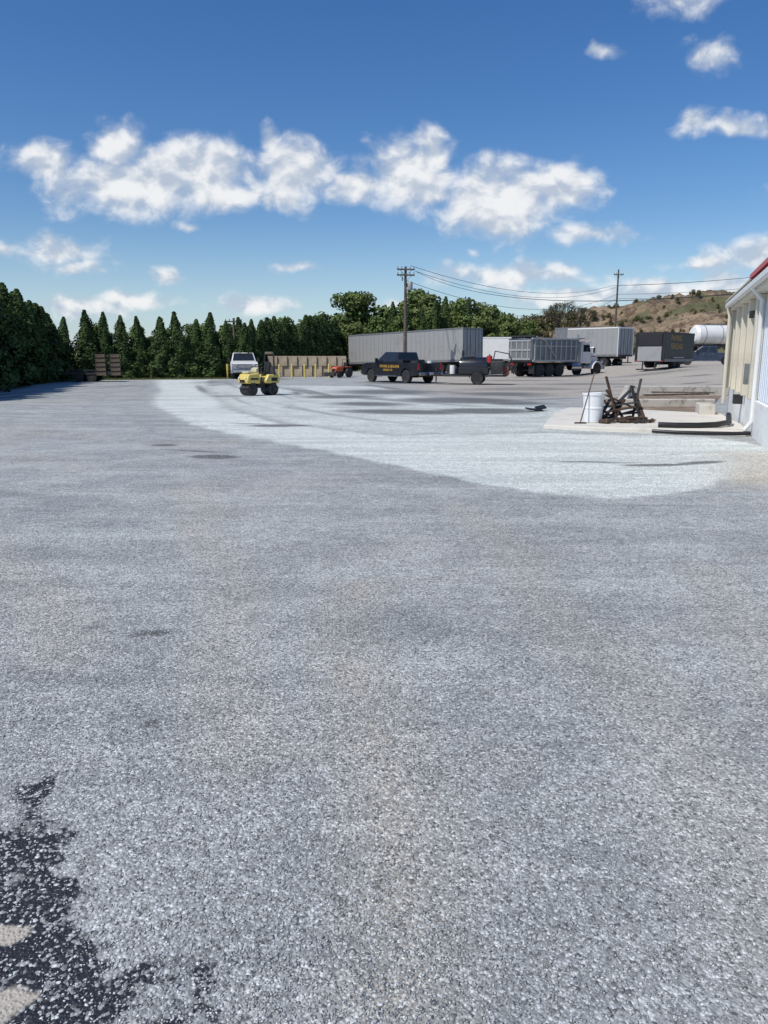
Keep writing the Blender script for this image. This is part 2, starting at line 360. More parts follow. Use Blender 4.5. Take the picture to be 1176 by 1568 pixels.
def arbor(name,H=4.5,R=.82,N=5200):
    h=rng.random(N)**1.05; a=rng.random(N)*6.283
    ph=rng.random(4)*6.283
    prof=R*(np.clip(1-h,0,1)**.62)*(1-.18*np.exp(-h*9))*(1-.35*h*h)
    lump=1+.18*np.sin(3*a+ph[0]+h*7)+.15*np.sin(5*a+ph[1]-h*13)+.15*np.sin(h*26+ph[2]+2*a)
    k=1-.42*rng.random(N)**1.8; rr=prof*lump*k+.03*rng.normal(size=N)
    P=np.stack([rr*np.cos(a)+.08*np.sin(h*5+ph[3])*h,rr*np.sin(a)+.08*np.cos(h*4+ph[3])*h,.08+h*H],1)
    nr=np.stack([np.cos(a),np.sin(a),np.full(N,.25)],1)
    LV,LF=leaf_quads(P,rng.uniform(.05,.11,N)*(1.15-.5*h),2.5,nr)
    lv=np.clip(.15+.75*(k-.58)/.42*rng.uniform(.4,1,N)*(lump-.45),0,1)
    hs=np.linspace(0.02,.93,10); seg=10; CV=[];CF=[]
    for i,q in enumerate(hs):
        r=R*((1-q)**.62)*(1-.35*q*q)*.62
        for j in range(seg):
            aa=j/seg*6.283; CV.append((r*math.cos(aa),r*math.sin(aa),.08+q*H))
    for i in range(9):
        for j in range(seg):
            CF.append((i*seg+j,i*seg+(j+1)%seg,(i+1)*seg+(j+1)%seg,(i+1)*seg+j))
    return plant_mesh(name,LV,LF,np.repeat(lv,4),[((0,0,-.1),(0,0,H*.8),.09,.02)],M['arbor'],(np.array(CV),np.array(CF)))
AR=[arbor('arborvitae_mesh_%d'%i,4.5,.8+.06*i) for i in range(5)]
def row(pts,step,s0,s1,objname='arborvitae_tree',jit=.18,variants=AR,smin=.92,smax=1.08,wide=1.0):
    L=0; segs=[]
    for a,b_ in zip(pts[:-1],pts[1:]):
        l=math.dist(a,b_); segs.append((L,l,a,b_)); L+=l
    d=0
    while d<L:
        for (q,l,a,b_) in segs:
            if q<=d<=q+l: f=(d-q)/l; x=a[0]+(b_[0]-a[0])*f; y=a[1]+(b_[1]-a[1])*f
        s=(s0+(s1-s0)*d/L)*random.uniform(smin,smax)
        x+=random.uniform(-jit,jit); y+=random.uniform(-jit,jit)
        w=s*random.uniform(.95,1.15)*wide
        link(objname,random.choice(variants),None,(x,y,tz(x,y)),(random.uniform(-.04,.04),random.uniform(-.04,.04),random.uniform(0,6.28)),(w,w,s))
        d+=step*random.uniform(.88,1.12)
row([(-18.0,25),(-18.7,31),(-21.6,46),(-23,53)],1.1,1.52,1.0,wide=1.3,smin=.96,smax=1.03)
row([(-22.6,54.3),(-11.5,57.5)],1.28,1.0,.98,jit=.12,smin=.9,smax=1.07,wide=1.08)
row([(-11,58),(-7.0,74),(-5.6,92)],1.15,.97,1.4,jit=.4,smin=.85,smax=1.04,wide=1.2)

def decid(name,H=7,R=2.6,N=5000,nb=15,lm='decid',ls=.18,low=.25):
    cs=[];segs=[((0,0,-.2),(0.1,0,H*.45),.18,.11)]
    for i in range(nb):
        a=random.random()*6.283; f=random.random(); z=H*(low+(.92-low)*f); r=R*.62*math.sqrt(random.random())*(1.15-.75*max(0,(f-.35)))
        c=np.array([r*math.cos(a),r*math.sin(a),z]); cs.append((c,random.uniform(.28,.48)*R*(1.1-.35*f)))
        segs.append(((0.08,0,H*random.uniform(.15,.45)),tuple(c*.95),.06,.015))
    cs.append((np.array([0,0,H*.88]),R*.33))
    Ps=[];vs=[];ns=[]
    for c,r in cs:
        k=int(N/len(cs)*(r/(R*.38))**2); d=rng.normal(0,1,(k,3)); d/=np.linalg.norm(d,axis=1,keepdims=True)
        q=(.35+.75*rng.random(k)**.5)[:,None]
        lump=(1+.22*np.sin(d[:,0:1]*6+c[0])*np.sin(d[:,1:2]*5+c[1]*3)*np.sin(d[:,2:3]*6))
        Ps.append(c+d*r*q*lump*np.array([1,1,.85])); ns.append(d)
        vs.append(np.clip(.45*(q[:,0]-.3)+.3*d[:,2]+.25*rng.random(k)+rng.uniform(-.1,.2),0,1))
    P=np.concatenate(Ps); LV,LF=leaf_quads(P,rng.uniform(.55,1.25,len(P))*ls,0,np.concatenate(ns))
    return plant_mesh(name,LV,LF,np.repeat(np.concatenate(vs),4),segs,M[lm])
DE=[decid('deciduous_mesh_%d'%i,random.uniform(6.5,7.5),random.uniform(2.3,3),low=.12) for i in range(5)]
SH=[decid('shrub_mesh_%d'%i,1.8,1.3,900,8,'shrub',.12,.15) for i in range(3)]
dt_=empty('distant_trees')
def put(me,x,y,s,z=None,par=dt_,nm='tree',sx=1):
    link(nm,me,par,(x,y,tz(x,y) if z is None else z),(0,0,random.uniform(0,6.28)),(s*sx,s*sx,s))
for u,y,h in [(-.150,96,6.2),(-.125,98,6.6),(-.10,97,6.7),(-.08,100,7.6),(-.057,99,9.0),(-.040,101,9.9),(-.022,100,9.3),(-.006,103,8.4),(.010,100,8.3),(.027,102,8.7),(.045,104,10.0),(.060,100,9.5),(.077,102,9.3),(.092,101,8.7),(.108,99,8.9),(.124,101,8.8),(.139,100,8.4),(.150,104,7.3),(.168,108,6.8),(.185,112,6.6),(-.035,90,6.2),(-.01,92,6.5),(.02,93,6.4),(.06,94,7.0),(.1,95,6.8),(.13,94,6.6),(.16,98,6.0)]:
    put(random.choice(DE),u*y,y,h/7.0*random.uniform(.95,1.05),sx=random.uniform(.85,1.05))
for i in range(7):
    x=.085*100+random.uniform(-9,6); put(random.choice(AR),x,93+random.uniform(-2,2),random.uniform(1.5,1.9),sx=.95)
for i in range(46):
    x=-95+i*2.2+random.uniform(-1,1); y=128+random.uniform(-8,10)
    put(random.choice(DE),x,y,random.uniform(.75,1.05),sx=1.25)
N=22000
segs=[(-17.3,22),(-17.9,30),(-20.2,42),(-21.5,50),(-20.8,52.9),(-11,55.8),(-7,70)]
P=[]
for i in range(N):
    k=random.choices(range(6),weights=[1,3,3,1.2,3,3])[0]; f=random.random(); a,b_=segs[k],segs[k+1]
    P.append((a[0]+(b_[0]-a[0])*f+random.gauss(-.35,.35),a[1]+(b_[1]-a[1])*f+random.gauss(.1,.3),0))
P=np.array(P); h=rng.uniform(.04,.16,N); a=rng.random(N)*6.28; w=.012
A=P+np.stack([np.cos(a)*w,np.sin(a)*w,0*a],1); B=P-np.stack([np.cos(a)*w,np.sin(a)*w,0*a],1); C=P+np.stack([rng.normal(0,.04,N),rng.normal(0,.04,N),h],1)
me=fast_mesh('grass',np.stack([A,B,C],1).reshape(-1,3),np.arange(3*N).reshape(N,3),dict(var=np.repeat(rng.random(N),3)))
me.materials.append(M['grass']); link('grass',me)

# hill
PX=[-10,10,25,31,35,40,47,54,62,69,77,110,180,260]; PZ=[0,1,7.0,8.8,9.8,10.0,11.2,12.3,13.8,13.2,14.0,14.2,10,4]
hx=np.linspace(-10,260,420); hy=np.linspace(104,240,180)
HX,HY=np.meshgrid(hx,hy); X=HX.ravel(); Y=HY.ravel()
prof=np.interp(X,PX,PZ)
def upf(Y): return (.38*sst(104,118,Y)+.27*sst(124,134,Y)+.35*sst(138,150,Y))*(1-sst(170,240,Y)*.6)
up=upf(Y+3*np.sin(X*.13)+1.5*np.sin(X*.37+1))
nz=.5*np.sin(X*.23+Y*.11)+.4*np.sin(X*.51-Y*.33)+.4*np.sin(X*.9+Y*.7+1)+.3*np.sin(X*1.9-Y*1.4)+.2*np.sin(X*3.1+Y*2.2)
Z=prof*up+nz*.7*up+terrain(X,Y)*(1-up)-.25*(1-up)
idx=np.arange(len(X)).reshape(len(hy),len(hx)); F=np.stack([idx[:-1,:-1],idx[:-1,1:],idx[1:,1:],idx[1:,:-1]],-1).reshape(-1,4)
me=fast_mesh('hill',np.stack([X,Y,Z],1),F,smooth=True)
m,t,b=newmat('hill_dirt'); co=t.n('ShaderNodeTexCoord').outputs['Object']
n1=t.noise(co,.07,4,.65,.5); n2=t.noise(co,.45,5,.75); 
c=t.mix(t.ss(n2,.40,.58),(.13,.085,.05,1),(.38,.28,.18,1))
c=t.mix(t.math('MULTIPLY',t.ss(t.math('ADD',n1,t.math('MULTIPLY',n2,.7)),.82,.94),.85),c,(.11,.12,.05,1))
t.put(b.inputs['Base Color'],c); b.inputs['Roughness'].default_value=.95
bn=t.n('ShaderNodeBump'); bn.inputs['Strength'].default_value=1; bn.inputs['Distance'].default_value=1.4; t.put(bn.inputs['Height'],t.noise(co,.6,5,.75)); t.put(b.inputs['Normal'],bn.outputs[0])
me.materials.append(m); link('hill',me)
def hz(x,y):
    up=float(upf(np.array(y)+3*math.sin(x*.13)+1.5*math.sin(x*.37+1)))
    return float(np.interp(x,PX,PZ))*up+tz(x,y)*(1-up)-.2
hs=empty('hillside_shrubs')
for i in range(460):
    x=random.uniform(22,100); y=random.uniform(106,152)
    if random.random()<.45 and y>122: continue
    link('shrub',random.choice(SH),hs,(x,y,hz(x,y)),(0,0,random.uniform(0,6)),random.uniform(.25,.65)*(1.8 if y<114 else 1))
for u,y,s in [(.345,151,.6),(.352,151,.7),(.37,151,.5),(.19,134,2.0),(.20,138,1.9),(.215,140,2.0),(.18,128,1.8),(.24,142,1.4),(.3,150,.7),(.27,146,1.0)]:
    x=u*y; link('shrub',random.choice(SH),hs,(x,y,hz(x,y)),(0,0,1),s)
sg=[((0,0,-.3),(0,0,2.2),.16,.11)]
def br_(p,d,l,r,k):
    q=p+d*l; sg.append((tuple(p),tuple(q),r,r*.6))
    if k==0: return
    for i in range(3):
        nd=d+np.array([random.uniform(-.7,.7),random.uniform(-.7,.7),random.uniform(-.1,.5)]); nd/=np.linalg.norm(nd); br_(q,nd,l*.72,r*.6,k-1)
for i in range(4): 
    d=np.array([random.uniform(-.6,.6),random.uniform(-.6,.6),1.]); d/=np.linalg.norm(d); br_(np.array([0,0,1.8]),d,1.6,.09,4)
P=np.array([s_[1] for s_ in sg[-324:]]); P=P[rng.random(len(P))>.25]; P=np.repeat(P,3,0)+rng.normal(0,.12,(len(P)*3,3))
LV,LF=leaf_quads(P,rng.uniform(.05,.1,len(P)))
bt=plant_mesh('budding_tree',LV,LF,rng.random(len(LV)),sg,M['shrub'])
for x,y,s in [(25.0,116,1.0),(27.5,118,1.1),(30,119,.9)]: link('budding_tree',bt,None,(x,y,hz(x,y)-.3),(0,0,x),s)

# ------------------------------------------------------------ wheels & vehicles
def wheel(par,nm,x,y,r,w,side=1,z=None,rimr=.58):
    z=r if z is None else z
    h=w/2
    lathe(nm+'_tire',[(r*rimr,-h),(r*.93,-h),(r,-h*.75),(r,h*.75),(r*.93,h),(r*rimr,h)],M['tire'],par,(x,y,z),'Y',30)
    s=side
    lathe(nm+'_rim',[(r*rimr,s*h*.5),(r*rimr,s*h*.98),(r*rimr*.88,s*h*.9),(r*rimr*.8,s*h*.45),(r*rimr*.35,s*h*.5),(r*rimr*.3,s*h*.95),(r*.02,s*h*1.0)],M['rim'],par,(x,y,z),'Y',24)
    for k in range(6):
        a=k/6*6.283
        cyl(nm+'_hole',(x+math.cos(a)*r*.36,y+s*h*.52,z+math.sin(a)*r*.36),r*.07,.01,M['blacktrim'],par,'Y',8)

def pickup(name,loc,heading,paint,logo=True,L=5.75,scale=1):
    p=empty(name,loc,heading,0,scale); W=.96
    rx,fx_=1.15,4.75; wr=.40; ar=.48
    def arch(cx): return [(cx+ar*math.cos(a),.42+ar*math.sin(a)) for a in [math.pi*(1-i/12) for i in range(13)]]
    bot=.5
    low=[(0.02,bot)]+arch(rx)+arch(fx_)+[(L-.12,.42),(L-.02,.55),(L,.95),(L-.06,1.12),(L-.5,1.2),(4.1,1.24),(2.0,1.22),(0.0,1.22)]
    prism('body_side_left',low,W-.10,W,paint,p,.02); prism('body_side_right',low,-W,-W+.10,paint,p,.02)
    box('bed_floor',(1.0,0,.72),(1.95,1.7,.08),M['blacktrim'],p)
    box('tailgate',(.03,0,.94),(.07,1.7,.54),paint,p,.02)
    box('tailgate_handle',(-.012,0,1.08),(.02,.22,.07),M['blacktrim'],p)
    box('cab_floor',(3.0,0,.66),(2.1,1.7,.3),M['blacktrim'],p)
    box('cab_front_wall',(3.0,0,1.0),(2.2,1.71,.4),paint,p)
    prism('hood',[(4.0,.7),(L-.12,.7),(L-.05,.95),(L-.1,1.1),(L-.5,1.19),(4.0,1.25)],-W+.1,W-.1,paint,p,.03)
    V=[(2.0,-.9,1.22),(4.3,-.9,1.24),(4.3,.9,1.24),(2.0,.9,1.22),(2.12,-.74,1.86),(3.45,-.74,1.88),(3.45,.74,1.88),(2.12,.74,1.86)]
    F=[(0,1,2,3),(4,7,6,5),(0,4,5,1),(1,5,6,2),(2,6,7,3),(3,7,4,0)]
    pym('cab_roof',V,F,paint,p,.05,False,3)
    def lerp3(a,b_,f): return [a[i]+(b_[i]-a[i])*f for i in range(3)]
    def pane(nm,a,b_,c,d,off,m0=.10,u0=.1,u1=.9,v0=.12,v1=.86):
        def q(u,v): return [x+o for x,o in zip(lerp3(lerp3(a,b_,u),lerp3(d,c,u),v),off)]
        pym(nm,[q(u0,v0),q(u1,v0),q(u1,v1),q(u0,v1)],[(0,1,2,3)],M['glass'],p)
    for s in(1,-1):
        a,b_,c,d=(2.0,.9*s,1.22),(4.3,.9*s,1.24),(3.45,.74*s,1.88),(2.12,.74*s,1.86); o=(0,.008*s,.002)
        pane('rear_side_window',a,b_,c,d,o,u0=.07,u1=.42); pane('front_side_window',a,b_,c,d,o,u0=.47,u1=.88)
        box('mirror',(3.95,1.07*s,1.36),(.12,.2,.28),M['blacktrim'],p,.03)
        box('door_handle',(2.5,.968*s,1.1),(.18,.02,.03),M['chrome'],p); box('door_handle',(3.35,.968*s,1.1),(.18,.02,.03),M['chrome'],p)
        for xx in(2.0,2.95,3.98): box('door_gap',(xx,.961*s,.9),(.012,.006,.6),M['blacktrim'],p,0)
        box('running_board',(3.0,.97*s,.42),(2.2,.16,.05),M['chrome'],p)
        box('taillight',(-.012,.87*s,1.0),(.05,.13,.38),M['red'],p,.01)
        box('headlight',(L-.06,.76*s,.98),(.1,.3,.18),M['chrome'],p,.02)
        for xx,nm in((rx,'rear'),(fx_,'front')):
            wheel(p,nm+'_wheel',xx,.83*s,wr,.27,s)
            box('wheel_well',(xx,.55*s,.62),(.98,.5,.55),M['blacktrim'],p,0)
    pane('windshield',(4.3,-.9,1.24),(4.3,.9,1.24),(3.45,.74,1.88),(3.45,-.74,1.88),(.012,0,.01),u0=.05,u1=.95,v0=.08,v1=.92)
    pane('rear_window',(2.0,.9,1.22),(2.0,-.9,1.22),(2.12,-.74,1.86),(2.12,.74,1.86),(-.01,0,.002),u0=.1,u1=.9)
    box('grille',(L+.005,0,.92),(.06,1.15,.3),M['chrome'],p,.02); 
    for k in range(4): box('grille_slat',(L+.04,0,.81+k*.075),(.012,1.08,.025),M['blacktrim'],p,0)
    box('front_bumper',(L+.06,0,.58),(.2,1.86,.24),M['chrome'],p,.05)
    box('rear_bumper',(-.1,0,.58),(.18,1.8,.2),M['chrome'],p,.04); box('license_plate',(-.2,0,.6),(.01,.3,.15),M['white'],p,0)
    box('chassis',(2.8,0,.45),(5.0,.8,.14),M['steel'],p)
    if logo:
        for tx,zz,ss,xx in (('PAVING & SEALING',.98,.20,3.75),('ASPHALT CO',.78,.14,3.4)):
            cu=bpy.data.curves.new('lettering','FONT'); cu.body=tx; cu.size=ss*1.15; cu.extrude=.001; cu.offset=.006; cu.materials.append(M['gold'])
            o=link('lettering',cu,p,(xx,W+.006,zz-.05),(math.radians(90),0,math.radians(180)))
        box('toolbox',(1.75,0,1.3),(.45,1.75,.22),M['blacktrim'],p,.02)
        box('bed_cargo',(.9,.2,1.1),(.7,.6,.5),M['steel'],p,.03); cyl('bed_bucket',(.35,-.3,1.1),.17,.5,M['white'],p)
    return p
H54=math.atan2(.80,-.60)
pickup('pickup_truck',(2.75,45.9,0),H54,M['blackpaint'])
pickup('pickup_truck',(35.2,76.0,tz(35,79)),math.radians(160),mat('dark_blue_paint',(.03,.045,.08),.3,coat=.5),False,scale=1)
pickup('pickup_truck',(-11.2,60.5,0),math.radians(-78),M['white'],False,scale=1.0)

# ---- box trailers
def box_trailer(name,loc,heading,L,W,zb,zt,side,rear,tilt=0,ribs=True,axles=(1.6,2.9),wr=.5,rs=.6,gear=True):
    p=empty(name,loc,heading,tilt)
    w=W/2
    box('cargo_body',(L/2,0,(zb+zt)/2),(L,W,zt-zb),side,p,.03)
    for s in(1,-1):
        box('bottom_rail',(L/2,s*(w+.012),zb+.1),(L-.1,.03,.2),M['aludark'],p,.0)
        box('top_rail',(L/2,s*(w+.012),zt-.07),(L-.1,.03,.12),rear,p,.0)
        if ribs:
            k=int(L/rs)
            for i in range(1,k): box('side_rib',(i*L/k,s*(w+.010),(zb+zt)/2+.02),(.045,.022,zt-zb-.36),side,p,0)
        for xx in (.8,L*.5,L-.8): box('side_marker',(xx,s*(w+.03),zb+.1),(.12,.01,.05),M['red'],p,0)
    for s in(1,-1):
        box('rear_post',(-.02,s*(w-.07),(zb+zt)/2),(.06,.14,zt-zb),rear,p,.01)
        box('rear_door',(-.008,s*(w/2-.05),(zb+zt)/2),(.03,w-.2,zt-zb-.35),side,p,.01)
        for q in(.25,.6): cyl('lock_rod',(-.045,s*(w*q),(zb+zt)/2),.015,zt-zb-.3,M['steel'],p,'Z',6)
        box('tail_light',(-.06,s*(w-.25),zb+.06),(.03,.3,.08),M['red'],p,0)
        box('bumper_post',(-.05,s*.5,zb-.3),(.08,.08,.6),M['steel'],p,0)
    box('rear_sill',(-.03,0,zb+.07),(.08,W-.3,.16),M['steel'],p,0); box('rear_header',(-.03,0,zt-.08),(.08,W-.3,.14),rear,p,0)
    box('rear_bumper_bar',(-.05,0,zb-.6),(.1,W*.85,.1),M['steel'],p,.01)
    for yy in(-.45,.45): box('frame_rail',(L/2,yy,zb-.12),(L-.3,.1,.22),M['steel'],p,0)
    for ax in axles:
        cyl('axle',(ax,0,wr),.07,W-.3,M['steel'],p,'Y',10)
        for s in(1,-1): wheel(p,'wheel',ax,s*(w-.22),wr,.42,s)
    if gear:
        for s in(1,-1):
            box('landing_leg',(L-2.6,s*.8,zb/2),(.14,.14,zb),M['steel'],p,0); box('landing_foot',(L-2.6,s*.8,.04),(.3,.3,.06),M['steel'],p,0)
    return p
hd=math.atan2(12.3,-10.7)
box_trailer('semi_trailer',(7.95,68.6,0),hd,16.2,2.6,1.15,4.1,M['alu'],M['aludark'],tilt=math.radians(1.2))
box_trailer('semi_trailer',(16.0,88,0),math.radians(172),6.5,2.6,1.1,3.75,M['white'],M['white'],ribs=False)
box_trailer('semi_trailer',(24.0,76.5,.45),math.radians(128),6.2,2.6,1.15,4.0,M['alu'],M['white'])
box_trailer('semi_trailer',(24.2,85.5,.55),math.radians(150),5,2.6,1.15,4.2,M['aludark'],M['aludark'])

ct=box_trailer('enclosed_cargo_trailer',(20.7,59.8,.70),math.radians(48),6.0,2.35,.5,2.75,M['blackpanel'],M['blacktrim'],ribs=False,axles=(2.2,3.1),wr=.36,gear=False)
box('ramp_door',(-.075,0,1.1),(.04,1.9,1.1),M['alu'],ct,.01); box('upper_door',(-.075,0,2.15),(.03,1.9,.9),M['blackpanel'],ct,.01)
box('tongue',(6.8,0,.5),(1.4,.12,.12),M['steel'],ct); 
for s in(1,-1): box('wheel_fender',(2.65,s*1.22,.82),(2.0,.16,.1),M['alu'],ct,.02)
cu=bpy.data.curves.new('lettering','FONT'); cu.body='PAVING\nSEALING'; cu.size=.62; cu.extrude=.001; cu.materials.append(M['gold'])
link('lettering',cu,ct,(1.1,-1.185,2.1),(math.radians(90),0,0))

p=empty('tanker_truck',(37.0,93.0,tz(38,93)+.1),math.radians(10))
lathe('tank',[(.3,-3.6),(.9,-3.5),(1.15,-3.2),(1.15,3.2),(.9,3.5),(.3,3.6)],M['white'],p,(3.8,0,2.35),'X',32)
for k in range(3): lathe('tank_band',[(1.165,-.04),(1.165,.04)],M['aludark'],p,(1.4+k*2.2,0,2.35),'X',32)
box('frame',(4.5,0,1.05),(9.6,.9,.25),M['steel'],p)
box('cab',(8.4,0,1.9),(1.7,2.3,1.9),M['white'],p,.12); box('cab_window',(8.5,-1.16,2.3),(.9,.02,.6),M['glass'],p,0); box('hood',(9.9,0,1.45),(1.5,1.8,1.0),M['white'],p,.15)
box('catwalk',(3.8,0,3.55),(5,.5,.06),M['aludark'],p); cyl('manhole',(3.8,0,3.6),.3,.2,M['aludark'],p)
for ax in(1.2,2.4,9.7):
    for s in(1,-1): wheel(p,'wheel',ax,s*1.0,.5,.35,s)

# ---- dump truck
p=empty('dump_truck',(10.9,60.9,tz(12,61)),math.radians(36)); Wd=1.22
bedprof=[(-.15,1.35),(.1,1.2),(5.0,1.2),(5.35,1.75),(5.35,2.98),(-.15,2.88)]
for s in(1,-1):
    prism('bed_side',bedprof,s*Wd-.04,s*Wd+.04,M['aludark'],p,.01)
    for i in range(9): box('bed_rib',(.15+i*.6,s*(Wd+.08),2.05),(.11,.08,1.55),M['dumpalu'],p,.01)
    box('bed_top_rail',(2.6,s*(Wd+.05),2.96),(5.6,.16,.13),M['dumpalu'],p,.02); box('bed_mid_rail',(2.6,s*(Wd+.13),2.4),(5.4,.03,.08),M['dumpalu'],p,0)
    box('bed_bottom_rail',(2.5,s*(Wd+.06),1.27),(5.1,.12,.15),M['dumpalu'],p,.02)
box('bed_floor',(2.6,0,1.3),(5.2,2.4,.12),M['aludark'],p); box('bed_front',(5.33,0,2.3),(.08,2.4,1.5),M['aludark'],p)
box('cab_shield',(5.75,0,3.05),(.95,2.3,.07),M['aludark'],p)
box('tailgate',(-.17,0,2.08),(.09,2.36,1.55),M['aludark'],p,.02)
for i in range(4): box('tailgate_rib',(-.235,-.9+i*.6,2.1),(.06,.09,1.5),M['dumpalu'],p,.01)
for z in(1.4,2.1,2.82): box('tailgate_rail',(-.24,0,z),(.05,2.36,.12),M['dumpalu'],p,0)
cyl('tarp_roll',(.2,0,3.12),.11,2.5,M['blacktrim'],p,'Y',12); tube('tarp_arm',[(2.6,-1.36,1.4),(1.2,-1.38,2.8),(.2,-1.36,3.12)],.035,M['dumpalu'],p)
for yy in(-.42,.42): box('frame_rail',(4.1,yy,.98),(8.3,.1,.26),M['steel'],p,0)
for ax in(.95,2.1,3.25):
    cyl('axle',(ax,0,.52),.09,2.0,M['steel'],p,'Y',10)
    for s in(1,-1): wheel(p,'rear_wheel',ax,s*.95,.52,.5,s)
for s in(1,-1):
    wheel(p,'front_wheel',7.95,s*1.02,.52,.3,s); box('mud_flap',(.2,s*.95,.62),(.02,.6,.7),M['blacktrim'],p,0)
    cyl('fuel_tank',(5.3,s*.92,.78),.3,1.2,M['chrome'],p,'X',20)
    box('tail_light',(-.02,s*.9,1.0),(.06,.4,.12),M['red'],p,0)
    cyl('exhaust_stack',(5.62,s*.95,2.3),.075,2.2,M['chrome'],p,'Z',14)
    arc=[(7.95+.66*math.cos(a),.55+.66*math.sin(a)) for a in [math.pi*(.02+.96*i/12) for i in range(13)]]
    arc2=[(7.95+.60*math.cos(a),.55+.60*math.sin(a)) for a in [math.pi*(.98-.96*i/12) for i in range(13)]]
    prism('front_fender',arc+arc2,min(s*.75,s*1.22),max(s*.75,s*1.22),M['white'],p,.01)
    box('headlight',(8.75,s*.9,1.15),(.12,.28,.2),M['chrome'],p,.03); box('mirror',(7.15,s*1.4,2.1),(.08,.18,.5),M['chrome'],p,.02); tube('mirror_arm',[(7.0,s*1.1,2.35),(7.15,s*1.4,2.35)],.015,M['chrome'],p)
    box('step',(6.3,s*1.05,.62),(.9,.3,.06),M['chrome'],p)
prism('cab',[(5.95,1.05),(7.25,1.05),(7.25,1.95),(7.0,2.70),(6.7,2.82),(6.0,2.8)],-1.05,1.05,M['white'],p,.06)
pym('windshield',[(7.262,-.9,2.0),(7.262,.9,2.0),(7.045,.85,2.65),(7.045,-.85,2.65)],[(0,1,2,3)],M['glass'],p)
for s in(1,-1):
    pym('side_window',[(6.2,s*1.056,1.98),(7.1,s*1.056,1.98),(6.94,s*1.056,2.55),(6.2,s*1.056,2.55)],[(0,1,2,3)],M['glass'],p)
    box('door_gap',(6.12,s*1.053,1.9),(.012,.006,1.5),M['blacktrim'],p,0)
    box('stripe',(7.4,s*.78,1.6),(1.6,.012,.06),M['redpaint'],p,0)
V=[(7.2,-.72,.95),(8.75,-.5,.95),(8.75,.5,.95),(7.2,.72,.95),(7.2,-.76,2.0),(8.7,-.5,1.72),(8.7,.5,1.72),(7.2,.76,2.0)]
pym('hood',V,[(0,1,2,3),(4,7,6,5),(0,4,5,1),(1,5,6,2),(2,6,7,3),(3,7,4,0)],M['white'],p,.1,False,3)
box('grille',(8.78,0,1.32),(.08,.85,.72),M['chrome'],p,.03); box('bumper',(8.95,0,.72),(.14,2.3,.34),M['chrome'],p,.04)
box('sun_visor',(7.12,0,2.76),(.25,1.9,.05),M['chrome'],p)
for k in range(5): cyl('roof_light',(6.75,-.7+k*.35,2.86),.04,.08,M['amber'],p,'X',10)

# ---- tar kettle trailer
p=empty('tar_kettle_trailer',(5.4,44.9,0),math.radians(168))
box('frame',(0,0,.5),(3.6,1.2,.1),M['steel'],p); tube('drawbar',[(1.6,.5,.5),(2.6,0,.5),(1.6,-.5,.5)],.05,M['steel'],p)
tube('jack',[(2.35,0,.12),(2.35,0,.95)],.04,M['steel'],p)
lathe('kettle',[(.3,-.85),(.5,-.8),(.52,-.7),(.52,.7),(.5,.8),(.3,.85)],M['blackpaint'],p,(.1,0,1.05),'X',26)
box('kettle_shroud',(.1,0,.78),(1.75,1.15,.4),M['blackpaint'],p,.04); box('hatch',(.3,0,1.58),(.5,.5,.1),M['steel'],p,.02)
cyl('flue',(.75,.25,1.7),.07,.5,M['steel'],p); 
box('engine_box',(-1.25,0,.98),(.75,1.0,.75),M['steel'],p,.04); box('engine_cover',(-1.25,0,1.4),(.6,.8,.12),M['blackpaint'],p,.03)
cyl('propane_tank',(-.8,.32,1.45),.16,.38,M['redpaint'],p); cyl('propane_valve',(-.8,.32,1.67),.05,.1,M['steel'],p)
cyl('propane_tank',(1.35,.2,.85),.17,.5,M['white'],p); box('control_box',(1.35,-.3,.8),(.4,.4,.45),M['steel'],p,.02)
tube('hose_boom',[(-1.0,0,1.4),(-1.1,.1,1.9),(-1.9,.4,1.75),(-2.3,.6,1.0),(-2.2,.6,.6)],.035,M['blacktrim'],p)
tube('spray_wand',[(-1.6,.5,.7),(-2.4,.55,1.2)],.02,M['steel'],p)
for s in(1,-1):
    wheel(p,'wheel',-.15,s*.78,.36,.24,s)
    arc=[(-.15+.46*math.cos(a),.38+.46*math.sin(a)) for a in [math.pi*(i/10) for i in range(11)]]; arc2=[(-.15+.43*math.cos(a),.38+.43*math.sin(a)) for a in [math.pi*(1-i/10) for i in range(11)]]
    prism('fender',arc+arc2,min(s*.64,s*.92),max(s*.64,s*.92),M['blackpaint'],p,0); box('tail_light',(-1.85,s*.55,.55),(.05,.14,.1),M['red'],p,0)
box('rear_rack',(-1.75,0,.6),(.3,1.3,.06),M['steel'],p); tube('rack_rail',[(-1.9,-.6,.6),(-1.9,-.6,1.1),(-1.9,.6,1.1),(-1.9,.6,.6)],.025,M['steel'],p)
box('compactor_base',(-1.75,0,.68),(.4,.5,.08),M['orange'],p); box('compactor_engine',(-1.75,0,.85),(.3,.32,.28),M['redpaint'],p,.03)

